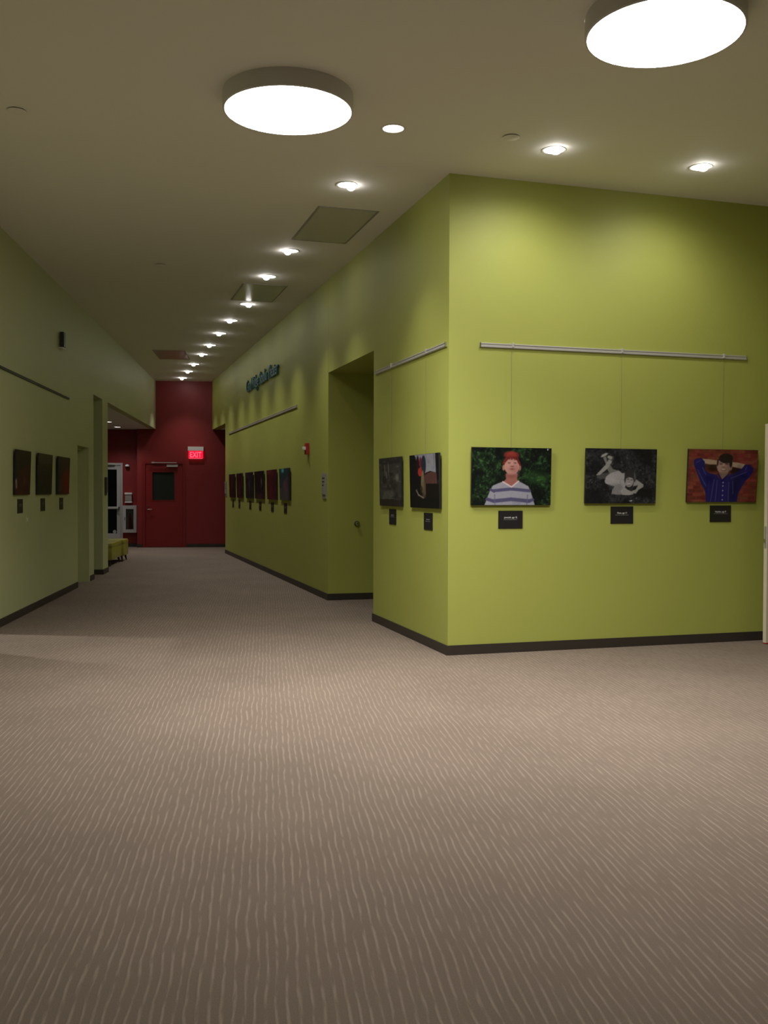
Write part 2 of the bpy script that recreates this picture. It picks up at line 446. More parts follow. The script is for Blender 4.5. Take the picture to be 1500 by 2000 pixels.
# double doors at the back of the right-hand recess
d = thing('door_4', 'green double doors at the back of the deep right recess', 'door', (4.5, 11.6, 0), ROT_RIGHT); d['kind'] = 'structure'
for sgn in (-1, 1):
    x0, x1 = sorted((sgn*0.01, sgn*0.93))
    leaf = MB().box(x0, x1, -0.045, -0.002, 0.01, 2.13, 0.003).build('door_leaf', M_GREEN, d)
    h = MB(); h.tube((sgn*0.10, -0.10, 0.9), (sgn*0.10, -0.10, 1.2), 0.012); h.tube((sgn*0.10, -0.10, 0.92), (sgn*0.10, -0.045, 0.92), 0.009); h.tube((sgn*0.10, -0.10, 1.18), (sgn*0.10, -0.045, 1.18), 0.009)
    h.build('pull_handle', M_CHROME, leaf, smooth=True)
fr = MB(); fr.box(-1.0, -.94, -.06, -.002, 0, 2.2); fr.box(.94, 1.0, -.06, -.002, 0, 2.2); fr.box(-.94, .94, -.06, -.002, 2.14, 2.2)
fr.build('door_frame', M_GREEN, d)

# open cream door at the right edge of the picture; free edge towards the viewer's left
d = thing('door_5', 'cream door standing open at the right edge beside the print wall', 'door', (6.262, 7.90, 0), R(2)); d['kind'] = 'structure'
leaf = MB().box(0, 0.93, 0, 0.045, 0.012, 2.13, 0.002).build('door_leaf', M_CREAM, d)
pl = MB().box(-0.0025, 0.0, 0.009, 0.036, 0.93, 1.14).build('lock_plate', M_GREYP, leaf)
MB().box(-0.014, -0.0025, 0.014, 0.031, 0.985, 1.02, 0.003).build('latch_bolt', M_CHROME, pl)
k = MB(); k.lathe([(0.032, 0), (0.032, -0.010), (0.013, -0.014), (0.013, -0.045), (0.028, -0.055), (0.027, -0.075), (0.010, -0.082)], 20, (0.07, 0, 1.0), 'Y')
k.build('door_knob', M_CHROME, leaf, smooth=True)
MB().box(0.0, 0.93, -0.002, 0.047, 0.004, 0.012).build('bottom_sweep', M_SIGNRED, leaf)

# ================================================================== CEILING LIGHTS
# big round drums
def drum(x, y, label):
    t = thing('drum_light', label, 'ceiling light', (x, y, ZC), 0, 'large round drum ceiling lights')
    MB().lathe([(0.462, 0), (0.462, -0.115), (0.456, -0.122), (0.449, -0.122), (0.449, -0.10), (0.449, -0.02)], 96, cap=False).build('drum_body', M_DRUMSIDE, t, smooth=True)
    MB().lathe([(0.0001, -0.121), (0.30, -0.1205), (0.448, -0.119)], 96, cap=False).build('diffuser', M_DIFF, t, smooth=True)
    li = bpy.data.lights.new('drum_beam', 'AREA'); li.shape = 'DISK'; li.size = 0.88; li.energy = DRUM_BEAM
    li.color = LIGHT_TINT; li.spread = R(120)
    o = bpy.data.objects.new('drum_beam', li); COL.objects.link(o); o.parent = t; o.location = (0, 0, -0.124)
    return t
drum(1.37, 6.888, 'round grey drum ceiling light left of the small flat downlight')
drum(3.262, 5.073, 'round grey drum ceiling light nearest, cut by the top right edge')

def spot(parent, name, loc, aim, watts, size, blend, rad=0.03):
    li = bpy.data.lights.new(name, 'SPOT'); li.energy = watts; li.color = LIGHT_TINT
    li.spot_size = R(size); li.spot_blend = blend; li.shadow_soft_size = rad
    o = bpy.data.objects.new(name, li); COL.objects.link(o)
    o.parent = parent; o.location = loc
    o.rotation_euler = Vector(aim).to_track_quat('-Z', 'Y').to_euler()
    return o

def downlight(loc, rotz, label, group, aim=True, watts=None, size=92, blend=1.0, tilt=1):
    """recessed can; local +x is the side it throws its light to"""
    t = thing('recessed_downlight', label, 'downlight', loc, rotz, group)
    MB().lathe([(HOLE-0.004, 0.0), (HOLE-0.002, -0.004), (HOLE+0.012, -0.004), (HOLE+0.016, 0.0)], 36, cap=False).build('trim_ring', M_WHITE, t, smooth=True)
    MB().lathe([(HOLE-0.004, 0.0), (HOLE-0.008, 0.05), (HOLE-0.03, 0.11), (0.03, 0.13), (0.0005, 0.13)], 32, cap=False).build('reflector', M_REFL, t, smooth=True)
    if aim:
        a = R(tilt); ax = Vector((math.sin(a), 0, -math.cos(a)))
        c = Vector((-0.040, 0, 0.012))
        h = MB()
        prof = [(0.020, -0.06), (0.040, -0.01), (0.043, 0.03), (0.034, 0.048), (0.018, 0.058), (0.0005, 0.060)]
        h.lathe(prof, 24)
        hd = h.build('lamp', M_LAMP, t, loc=c, rot=Vector(ax).to_track_quat('Z', 'Y').to_euler(), smooth=True)
        spot(t, 'lamp_beam', c + ax*0.075, ax, watts or SPOT_POWER, size, blend)
    else:
        MB().lathe([(0.0005, 0.006), (0.05, 0.006), (HOLE-0.005, 0.010)], 32, cap=False).build('lamp', M_LENS, t, smooth=True)
        spot(t, 'lamp_beam', (0, 0, -0.012), (0, 0, -1), watts or SPOT_POWER, size, blend, 0.06)
    return t
ORD = ['farthest', 'second', 'third', 'fourth', 'fifth', 'sixth', 'seventh', 'eighth', 'ninth', 'tenth', 'nearest']
G = 'recessed spotlights in the corridor ceiling row'
for i, y in enumerate(reversed(ROW_Y)):
    rz = 0.0
    if abs(y-8.737) < .01 or abs(y-14.736) < .01: rz = math.pi      # these two throw to the left wall
    lab = {0: 'farthest recessed spotlight in the corridor row, just before the red wall', 10: 'nearest recessed spotlight in the corridor row, between drum light and access panel'}.get(
        i, '%s recessed spotlight from the red wall in the corridor ceiling row' % ORD[i])
    downlight((ROW_X, y, ZC), rz, lab, G)
downlight((*FLAT, ZC), 0, 'flat round downlight just right of the left drum light', G, aim=False, watts=20)
downlight((FRONT_X[0], FRONT_Y, ZC), R(90), 'recessed spotlight above the print of the red-haired boy', 'recessed spotlights before the print wall', watts=50, tilt=14, size=145)
downlight((FRONT_X[1], FRONT_Y, ZC), R(90), 'rightmost recessed spotlight, before the print wall', 'recessed spotlights before the print wall', watts=40, tilt=14, size=145)
for (u, s), lab in zip(ALC, ('alcove ceiling downlight close to the red wall', 'alcove ceiling downlight half hidden by the green stub wall')):
    downlight(tuple(LP(u, s, ZH)), -TH, lab, 'alcove downlights', aim=False, watts=52, size=130)

downlight(tuple(LP(-2.3, 0.05, ZC-0.02)), -TH, 'unseen round downlight added in the side room behind the left wall doorway', 'added side room downlights', aim=False, watts=650, size=150)  # unseen lamp, added to account for the light streak on the carpet

# sprinkler cover plates
for (x, y), lab in zip([(-0.503, 7.766), (3.223, 7.17), (0.867, 12.508)],
                       ['round sprinkler cover on the ceiling at the upper left edge', 'round sprinkler cover left of the spotlight above the red-haired boy', 'faint round sprinkler cover on the ceiling above the left wall']):
    t = thing('sprinkler_cover', lab, 'sprinkler', (x, y, ZC), 0, 'ceiling sprinkler covers')
    MB().lathe([(0.052, 0.0), (0.052, -0.006)], 28).build('cup', M_DARK, t, smooth=True)
    MB().lathe([(0.066, -0.006), (0.068, -0.008), (0.064, -0.011), (0.0005, -0.012)], 32).build('cover_plate', M_CEIL, t, smooth=True)

# access panels
def panel(loc, rotz, sx, sy, label):
    t = thing('access_panel', label, 'access panel', loc, rotz, 'ceiling access panels')
    fr = MB(); e = 0.018
    for q in ((-sx/2, sx/2, -sy/2, -sy/2+e), (-sx/2, sx/2, sy/2-e, sy/2), (-sx/2, -sx/2+e, -sy/2+e, sy/2-e), (sx/2-e, sx/2, -sy/2+e, sy/2-e)):
        fr.box(*q, -0.006, 0.0)
    fr.build('frame', M_GREYP, t)
    MB().box(-sx/2+e+.003, sx/2-e-.003, -sy/2+e+.003, sy/2-e-.003, -0.005, 0.0).build('panel_leaf', M_PANEL, t)
panel((2.50, 10.13, ZC), 0, 0.63, 1.34, 'glossy ceiling access panel nearest, above the right wall')
panel((2.325, 13.86, ZC), 0, 0.62, 1.20, 'glossy ceiling access panel beside the middle spotlights')
panel((1.665, 20.70, ZC), -TH, 0.65, 1.35, 'brownish ceiling access panel nearest the red wall')

# ================================================================== PICTURE RAILS
def rail(loc, rotz, length, hooks, label, h=0.042, bar=None):
    t = thing('picture_rail', label, 'picture rail', loc, rotz, 'wall hanging rails')
    b = MB(); b.box(0, length, -0.014, 0, 0, h, 0.002); b.box(0, length, -0.018, -0.014, h*0.12, h*0.3); b.box(0, length, -0.018, -0.014, h*0.75, h*0.93)
    b.build('rail_bar', bar or M_ALU, t)
    for x in (0, length):
        MB().box(x-0.004, x+0.004, -0.020, 0, -0.001, h+0.001, 0.001).build('end_cap', M_CHROME, t)
    for x in hooks:
        MB().box(x-0.009, x+0.009, -0.026, 0.0, h*0.2, h+0.010, 0.002).build('hook', M_ALU, t)
rail(on_front(3.369, 2.765), ROT_FRONT, 2.813, [0.318, 1.436, 2.556], 'long silver hanging rail above the three large prints')
rail(on_right(10.42, 2.765), ROT_RIGHT, 2.22, [0.60, 1.70], 'silver hanging rail between the recess and the wall corner')
rail(on_right(22.26, 2.75), ROT_RIGHT, 7.55, [], 'long silver hanging rail above the six far prints')
rail(on_left(-0.3, 2.77), ROT_LEFT, 3.96, [], 'dark hanging rail on the pale green left wall', h=0.03, bar=M_BLACKB)

# ================================================================== PRINTED PHOTOGRAPHS
rng = np.random.default_rng(7)
class Canvas:
    """small painter; units are those of the given extent, y down"""
    def __init__(self, ext, w, h, bg):
        self.x0, self.y0, self.x1, self.y1 = ext
        self.w, self.h = w, h
        xs = self.x0 + (np.arange(w)+0.5)/w*(self.x1-self.x0)
        ys = self.y0 + (np.arange(h)+0.5)/h*(self.y1-self.y0)
        self.X, self.Y = np.meshgrid(xs, ys)
        self.img = np.ones((h, w, 3))*np.array(bg)/255.
        self.px = (self.x1-self.x0)/w
    def blend(self, m, col):
        m = np.clip(m, 0, 1)[..., None]
        self.img = self.img*(1-m) + np.array(col)/255.*m
    def ell(self, cx, cy, rx, ry, col, a=0, soft=1.0, op=1.0):
        a = math.radians(a); dx, dy = self.X-cx, self.Y-cy
        u = dx*math.cos(a)+dy*math.sin(a); v = -dx*math.sin(a)+dy*math.cos(a)
        d = (1-np.sqrt((u/rx)**2+(v/ry)**2))*min(rx, ry)/(self.px*soft)
        self.blend((d+0.5)*op if op == 1 else np.clip(d+0.5, 0, 1)*op, col)
    def poly(self, pts, col, op=1.0):
        acc = np.zeros_like(self.X)
        for oy in (-.25, .25):
            for ox in (-.25, .25):
                x, y = self.X+ox*self.px, self.Y+oy*self.px
                ins = np.zeros(self.X.shape, bool); n = len(pts)
                for i in range(n):
                    (ax, ay), (bx, by) = pts[i], pts[(i+1) % n]
                    if ay == by: continue
                    c = ((ay > y) != (by > y)) & (x < (bx-ax)*(y-ay)/(by-ay)+ax)
                    ins ^= c
                acc += ins
        self.blend(acc/4*op, col); return acc/4
    def line(self, p, q, wd, col, op=1.0):
        (ax, ay), (bx, by) = p, q
        t = np.clip(((self.X-ax)*(bx-ax)+(self.Y-ay)*(by-ay))/((bx-ax)**2+(by-ay)**2), 0, 1)
        d = np.hypot(self.X-ax-t*(bx-ax), self.Y-ay-t*(by-ay))
        self.blend(np.clip((wd/2-d)/self.px+0.5, 0, 1)*op, col)
    def noise(self, cells_x, cells_y):
        g = rng.random((cells_y+2, cells_x+2))
        fx = (self.X-self.x0)/(self.x1-self.x0)*cells_x; fy = (self.Y-self.y0)/(self.y1-self.y0)*cells_y
        ix, iy = fx.astype(int), fy.astype(int); tx, ty = fx-ix, fy-iy
        tx, ty = tx*tx*(3-2*tx), ty*ty*(3-2*ty)
        return (g[iy, ix]*(1-tx)+g[iy, ix+1]*tx)*(1-ty)+(g[iy+1, ix]*(1-tx)+g[iy+1, ix+1]*tx)*ty
    def mottle(self, cx, cy, col, lo, hi, op=1.0):
        n = self.noise(cx, cy); self.blend(np.clip((n-lo)/(hi-lo), 0, 1)*op, col)
    def grain(self, amt):
        self.img = np.clip(self.img*(1+(rng.random((self.h, self.w, 1))-.5)*amt), 0, 1)

M_PRINT = bpy.data.materials.new('photo_print'); M_PRINT.use_nodes = True
_nt = M_PRINT.node_tree; _a = _nt.nodes.new('ShaderNodeAttribute'); _a.attribute_name = 'print'
_b = _nt.nodes['Principled BSDF']; _b.inputs['Roughness'].default_value = 0.45; _b.inputs['Specular IOR Level'].default_value = 0.2
_nt.links.new(_a.outputs['Color'], _b.inputs['Base Color'])

def face_mesh(name, canvas, w, h, y, parent):
    """printed sheet as a grid with a colour per cell corner"""
    gw, gh = canvas.w, canvas.h
    img = canvas.img
    pad = np.pad(img, ((1, 1), (1, 1), (0, 0)), mode='edge')
    vc = (pad[:-1, :-1]+pad[1:, :-1]+pad[:-1, 1:]+pad[1:, 1:])/4          # (gh+1, gw+1)
    lin = np.where(vc <= .04045, vc/12.92, ((vc+.055)/1.055)**2.4)
    xs = np.linspace(-w/2, w/2, gw+1); zs = np.linspace(h, 0, gh+1)
    X, Z = np.meshgrid(xs, zs)
    co = np.stack([X, np.full_like(X, y), Z], -1).reshape(-1, 3).astype(np.float32)
    idx = np.arange((gh+1)*(gw+1)).reshape(gh+1, gw+1)
    q = np.stack([idx[1:, :-1], idx[1:, 1:], idx[:-1, 1:], idx[:-1, :-1]], -1).reshape(-1, 4)
    me = bpy.data.meshes.new(name)
    me.from_pydata(co.tolist(), [], q.tolist())
    at = me.color_attributes.new('print', 'FLOAT_COLOR', 'POINT')
    rgba = np.concatenate([lin.reshape(-1, 3), np.ones((lin.shape[0]*lin.shape[1], 1))], 1).astype(np.float32)
    at.data.foreach_set('color', rgba.ravel())
    me.materials.append(M_PRINT); me.update()
    o = bpy.data.objects.new(name, me); COL.objects.link(o); o.parent = parent
    return o

def photo_print(canvas, loc, rotz, w, h, tilt, label, group, wire=None):
    off = {ROT_FRONT: Vector((0, -1, 0)), ROT_RIGHT: Vector((-1, 0, 0)), ROT_LEFT: UV}[rotz]
    p = Vector(loc) + off*0.004
    t = thing('photo_print', label, 'photograph', tuple(p), rotz, group, tilt)
    MB().box(-w/2, w/2, -0.020, 0.0, 0, h, 0.0015).build('mount_board', M_BLACKB, t)
    face_mesh('printed_face', canvas, w-0.004, h-0.004, -0.0206, t).location = (0, 0, 0.002)
    if wire:
        d = Vector((0, math.sin(tilt), math.cos(tilt))); s = Vector((0, -0.001, h-0.03))
        MB().tube(s, s+d*wire, 0.0011, seg=6).build('hanging_wire', M_WIRE, t)
    return t

# --- red-haired boy before dark leaves
c = Canvas((150, 190, 1300, 1020), 184, 132, (20, 33, 21))
c.mottle(26, 19, (40, 70, 36), .45, .85); c.mottle(48, 34, (72, 108, 64), .66, .95, .8); c.mottle(60, 44, (8, 12, 12), .5, .9, .9)
c.mottle(9, 7, (10, 14, 14), .5, .75, .8); c.ell(1080, 620, 160, 90, (60, 112, 48), soft=14, op=.35); c.mottle(80, 58, (110, 150, 96), .82, .98, .5)
shirt = [(335, 1025), (372, 920), (420, 790), (455, 738), (540, 700), (600, 678), (720, 755), (822, 672), (890, 705), (965, 745), (1000, 810), (1035, 920), (1068, 1025)]
c.poly([(635, 560), (808, 560), (800, 640), (830, 700), (720, 765), (590, 700), (640, 640)], (150, 96, 86))
c.poly(shirt, (146, 147, 158))
for y0, wd in ((795, 46), (945, 54)):
    for ax, bx, dy in ((470, 720, 0), (720, 985, 0)):
        c.line((ax, y0+(18 if ax < 500 else -8)), (bx, y0+(-8 if bx < 800 else 18)), wd, (80, 78, 108))
c.line((372, 935), (470, 965), 46, (78, 74, 108)); c.line((950, 970), (1035, 945), 46, (78, 74, 108)); c.line((420, 795), (470, 825), 36, (78, 74, 108))
c.line((478, 870), (486, 1020), 14, (96, 94, 122), .8); c.line((958, 870), (950, 1020), 14, (96, 94, 122), .8)
for k in range(6): c.line((740+k*22, 960), (748+k*20, 1020), 6, (90, 88, 116), .6)
c.line((595, 682), (722, 758), 20, (205, 185, 190)); c.line((722, 758), (822, 674), 20, (205, 185, 190))
c.ell(605, 478, 20, 42, (165, 112, 102)); c.ell(838, 478, 20, 42, (150, 98, 90))
c.ell(722, 450, 108, 135, (182, 136, 126)); c.poly([(632, 470), (815, 470), (790, 560), (722, 585), (655, 560)], (176, 130, 120))
c.ell(785, 500, 40, 80, (158, 110, 102), soft=8, op=.6); c.ell(722, 600, 80, 30, (128, 80, 72), soft=6, op=.7)
for k in range(26):                                                     # tousled hair, strand by strand
    q = k/25; x = 596+q*246; top = 262+abs(q-.5)**2*260
    c.line((715+(x-715)*.55, top-14), (x, 318+rng.uniform(-12, 14)+abs(q-.5)**2*430), 24, [(124, 42, 38), (104, 34, 31), (140, 56, 48), (92, 30, 28)][k % 4], .95)
c.ell(715, 296, 112, 54, (128, 44, 40), soft=1, op=.7); c.ell(700, 272, 70, 20, (154, 68, 60), soft=8, op=.6)
for k in range(11): c.line((640+k*17, 325), (630+k*19+rng.uniform(-8, 8), 352+rng.uniform(-8, 14)), 13, [(78, 30, 28), (96, 34, 31)][k % 2], .85)
c.ell(682, 408, 22, 6, (104, 66, 60)); c.ell(768, 408, 22, 6, (104, 66, 60)); c.ell(682, 408, 8, 6, (60, 44, 42)); c.ell(768, 408, 8, 6, (60, 44, 42))
c.line((724, 400), (724, 455), 10, (196, 152, 142), .7); c.ell(726, 460, 26, 10, (120, 70, 66), soft=2); c.ell(726, 497, 34, 10, (130, 66, 66), soft=2); c.ell(726, 520, 26, 8, (140, 92, 86), soft=3, op=.6)
c.ell(1245, 208, 10, 12, (200, 205, 200)); c.grain(.12)
photo_print(c, on_front(3.676, 1.346), ROT_FRONT, 0.786, 0.522, R(1.6), 'colour photo print of a red-haired boy in a striped shirt', 'three large photo prints', 0.92)

# --- black and white, boy lying on grass
c = Canvas((165, 205, 1335, 1100), 176, 132, (38, 38, 41))
c.mottle(30, 23, (56, 57, 60), .4, .85); c.mottle(70, 54, (104, 104, 108), .74, .98, .75); c.mottle(58, 44, (16, 16, 18), .5, .9, .8); c.mottle(7, 5, (18, 18, 20), .5, .8, .7)
for k in range(60):
    x, y = rng.uniform(180, 1320), rng.uniform(220, 620); c.line((x, y), (x+rng.uniform(-14, 14), y+rng.uniform(8, 34)), 5, (118, 118, 122), .35)
c.poly([(345, 640), (430, 610), (520, 600), (700, 545), (700, 640), (480, 700), (350, 690)], (72, 72, 72))
c.poly([(500, 520), (560, 470), (610, 540), (700, 560), (700, 610), (560, 620)], (108, 108, 105))
c.poly([(440, 350), (490, 330), (520, 420), (560, 470), (510, 500), (470, 420)], (118, 118, 115))
c.poly([(330, 640), (400, 560), (480, 470), (530, 380), (595, 400), (570, 450), (520, 530), (450, 590), (390, 640)], (140, 140, 136))
c.ell(460, 310, 62, 22, (150, 150, 146), -28); c.ell(560, 352, 56, 28, (145, 145, 140), 20); c.ell(600, 375, 18, 34, (60, 60, 60), 15, op=.8); c.line((495, 350), (515, 410), 14, (50, 50, 50), .8)
c.poly([(475, 735), (500, 660), (560, 610), (640, 580), (710, 565), (760, 605), (815, 605), (800, 690), (825, 800), (800, 900), (720, 880), (640, 820), (560, 800), (490, 775)], (152, 150, 152))
c.ell(600, 720, 90, 70, (164, 162, 164), soft=10, op=.6); c.ell(640, 800, 70, 24, (120, 118, 120), soft=8, op=.6)
c.poly([(590, 945), (605, 880), (650, 810), (720, 780), (780, 830), (800, 900), (760, 955), (680, 960)], (126, 125, 124))
c.poly([(745, 890), (800, 830), (850, 870), (940, 910), (960, 950), (880, 968), (770, 960)], (150, 149, 147))
c.poly([(965, 700), (1010, 710), (1125, 790), (1120, 830), (1040, 880), (1000, 940), (930, 935), (930, 900), (1010, 845), (1030, 800), (950, 820)], (140, 139, 137))
c.ell(890, 620, 88, 76, (46, 44, 47)); c.ell(970, 680, 26, 70, (70, 68, 70)); c.line((965, 590), (975, 680), 10, (110, 108, 110), .7)
c.ell(880, 740, 72, 92, (142, 140, 139)); c.poly([(805, 640), (960, 600), (960, 690), (880, 668), (830, 690), (815, 780), (800, 720)], (48, 46, 49))
c.ell(862, 702, 18, 7, (52, 50, 52)); c.ell(922, 715, 16, 7, (52, 50, 52)); c.line((888, 715), (884, 755), 8, (112, 110, 110), .7); c.ell(878, 785, 32, 10, (205, 204, 203)); c.ell(878, 796, 32, 7, (80, 70, 72)); c.ell(905, 866, 30, 12, (60, 58, 60), 20, soft=3, op=.7)
c.ell(975, 858, 34, 20, (22, 21, 23), -30); c.line((895, 1060), (935, 1055), 10, (210, 212, 212)); c.line((920, 1070), (935, 1050), 8, (200, 202, 202)); c.line((1000, 1025), (1022, 1010), 7, (150, 150, 152)); c.grain(.22)
photo_print(c, on_front(4.796, 1.361), ROT_FRONT, 0.752, 0.515, R(2.2), 'black and white photo print of a boy lying on grass', 'three large photo prints', 0.92)

# --- boy in blue shirt before bricks
c = Canvas((165, 220, 1320, 1095), 176, 132, (126, 52, 44))
for r_ in range(15):
    y = 220+r_*60; x = 130-(r_ % 2)*62
    while x < 1340:
        wd = rng.uniform(105, 135); k = rng.uniform(.78, 1.12); hue = rng.uniform(-10, 14)
        c.poly([(x+4, y+5), (x+wd-4, y+5), (x+wd-4, y+55), (x+4, y+55)], (min(255, 122*k), max(0, (60+hue)*k), 50*k)); x += wd
c.mottle(12, 10, (92, 34, 34), .55, .9, .6); c.mottle(16, 22, (150, 92, 78), .72, .95, .4)
c.ell(560, 545, 110, 52, (44, 24, 20), soft=9, op=.9); c.ell(950, 570, 130, 64, (30, 16, 16), soft=9, op=.9); c.ell(560, 490, 100, 26, (40, 32, 26), soft=6, op=.8)
c.poly([(390, 375), (520, 385), (660, 405), (650, 470), (520, 470), (430, 450)], (178, 156, 132)); c.poly([(880, 425), (1000, 435), (1115, 462), (1060, 535), (980, 520), (880, 500)], (176, 154, 132))
shirt = [(255, 400), (300, 372), (375, 365), (430, 420), (445, 500), (440, 560), (520, 615), (640, 640), (680, 690), (730, 745), (800, 690), (860, 640), (960, 605), (1050, 545), (1105, 470), (1190, 465), (1262, 530), (1245, 600), (1190, 680), (1130, 740), (1060, 860), (1015, 950), (1000, 1100), (480, 1100), (468, 960), (440, 870), (385, 790), (335, 660), (290, 560), (258, 480)]
c.poly(shirt, (36, 32, 98))
c.ell(950, 850, 70, 260, (18, 16, 62), 12, soft=14, op=.8); c.ell(520, 720, 70, 60, (22, 18, 84), soft=10, op=.8); c.ell(1080, 660, 60, 50, (20, 18, 74), soft=10, op=.8)
for p in (((600, 720), (555, 1095)), ((655, 730), (632, 1095)), ((848, 760), (850, 1090)), ((915, 740), (925, 960)), ((320, 560), (470, 830)), ((400, 520), (460, 640)), ((300, 440), (360, 400)), ((880, 700), (1140, 590)), ((1120, 560), (1140, 500))):
    c.line(*p, 9, (112, 108, 172), .7)
for p in (((520, 700), (510, 1090)), ((700, 780), (690, 1090)), ((800, 780), (800, 1090)), ((350, 600), (440, 800)), ((1000, 650), (1180, 560)), ((280, 480), (300, 400))): c.line(*p, 6, (70, 68, 150), .5)
c.line((750, 745), (750, 1095), 26, (44, 38, 128), .8)
for y in (770, 828, 905, 985, 1060): c.ell(752, y, 10, 10, (190, 190, 205))
c.poly([(680, 600), (830, 600), (815, 670), (735, 740), (690, 680)], (132, 108, 96)); c.line((670, 630), (732, 738), 22, (26, 20, 100)); c.line((840, 630), (735, 738), 24, (20, 16, 84))
c.ell(872, 520, 22, 44, (150, 118, 106)); c.ell(752, 490, 116, 138, (172, 146, 134)); c.ell(830, 520, 44, 90, (134, 104, 96), 10, soft=9, op=.7)
c.ell(785, 365, 118, 84, (42, 32, 31)); c.ell(868, 440, 26, 76, (44, 33, 32)); c.poly([(645, 400), (690, 350), (780, 372), (840, 380), (850, 430), (800, 384), (720, 378), (670, 400), (648, 440)], (48, 36, 35)); c.ell(648, 440, 14, 52, (60, 46, 44))
c.ell(702, 458, 30, 12, (104, 66, 74)); c.ell(805, 462, 28, 11, (96, 66, 66)); c.line((672, 430), (728, 430), 9, (90, 64, 60), .8); c.line((780, 432), (838, 438), 9, (84, 60, 56), .8)
c.line((748, 450), (745, 505), 14, (196, 172, 160), .7); c.ell(750, 512, 26, 9, (120, 86, 80), soft=2); c.ell(748, 556, 48, 17, (118, 62, 62), 4); c.ell(746, 552, 38, 9, (214, 202, 194), 4); c.ell(740, 612, 60, 18, (112, 84, 76), soft=5, op=.6)
c.grain(.14)
photo_print(c, on_front(5.907, 1.374), ROT_FRONT, 0.788, 0.512, R(3.2), 'colour photo print of a boy in a blue shirt before bricks', 'three large photo prints', 0.92)

# --- two prints on the right wall before the corner
c = Canvas((135, 340, 600, 1300), 90, 132, (62, 62, 58))
c.mottle(10, 12, (44, 44, 42), .45, .85); c.mottle(26, 10, (84, 85, 80), .62, .95, .5); c.poly([(135, 340), (600, 340), (600, 460), (135, 480)], (46, 46, 44), .7)
for x in (262, 342): c.line((x, 490), (x+6, 690), 20, (126, 126, 118), .6)
c.line((296, 620), (300, 740), 20, (140, 140, 130), .6); c.ell(525, 740, 34, 70, (134, 134, 126), soft=6, op=.7); c.ell(535, 520, 22, 18, (110, 112, 108), soft=4, op=.7)
c.ell(340, 1060, 130, 80, (88, 92, 84), soft=9, op=.7); c.mottle(16, 30, (118, 122, 112), .78, .96, .5); c.line((175, 1150), (460, 1145), 10, (122, 122, 112), .7); c.poly([(135, 1165), (600, 1175), (600, 1300), (135, 1300)], (44, 40, 36), .85)
c.line((552, 480), (560, 1290), 12, (86, 86, 84), .5); c.grain(.18)
photo_print(c, on_right(9.815, 1.312), ROT_RIGHT, 0.778, 0.512, R(1.2), 'grey photo print next to the deep recess on the right wall', 'pair of prints near the corner', 0.92)
c = Canvas((735, 260, 1350, 1335), 96, 132, (19, 19, 22))
c.poly([(850, 260), (1310, 235), (1310, 640), (1180, 600), (1060, 640), (860, 330)], (138, 140, 150)); c.mottle(14, 14, (112, 114, 124), .55, .9, .4)
c.poly([(735, 260), (870, 290), (900, 420), (930, 700), (960, 900), (735, 1100)], (18, 18, 22)); c.ell(920, 470, 34, 190, (34, 24, 30)); c.ell(980, 420, 26, 110, (112, 32, 32)); c.ell(970, 610, 48, 90, (168, 52, 42)); c.ell(1045, 470, 50, 190, (36, 42, 58))
c.ell(1018, 800, 34, 220, (120, 108, 84), 2); c.ell(1060, 950, 60, 170, (104, 88, 64), soft=6, op=.8)
c.poly([(1040, 690), (1120, 640), (1220, 610), (1310, 640), (1310, 900), (1110, 900)], (84, 56, 52)); c.mottle(22, 20, (140, 96, 96), .78, .98, .35)
c.poly([(1085, 850), (1330, 850), (1350, 1335), (1085, 1335)], (22, 20, 20)); c.poly([(735, 1080), (900, 1100), (1040, 1140), (1350, 1150), (1350, 1335), (735, 1335)], (19, 19, 18))
c.line((880, 980), (930, 1085), 26, (120, 114, 98)); c.line((930, 1075), (1030, 1135), 26, (132, 124, 104)); c.ell(990, 960, 30, 70, (46, 44, 30), op=.8); c.line((1300, 260), (1308, 640), 26, (22, 22, 30)); c.line((1258, 250), (1262, 560), 8, (60, 60, 72), .7); c.grain(.16)
photo_print(c, on_right(8.726, 1.310), ROT_RIGHT, 0.836, 0.512, R(1.4), 'dark photo print with a pale sky and red jacket near the corner', 'pair of prints near the corner', 0.92)

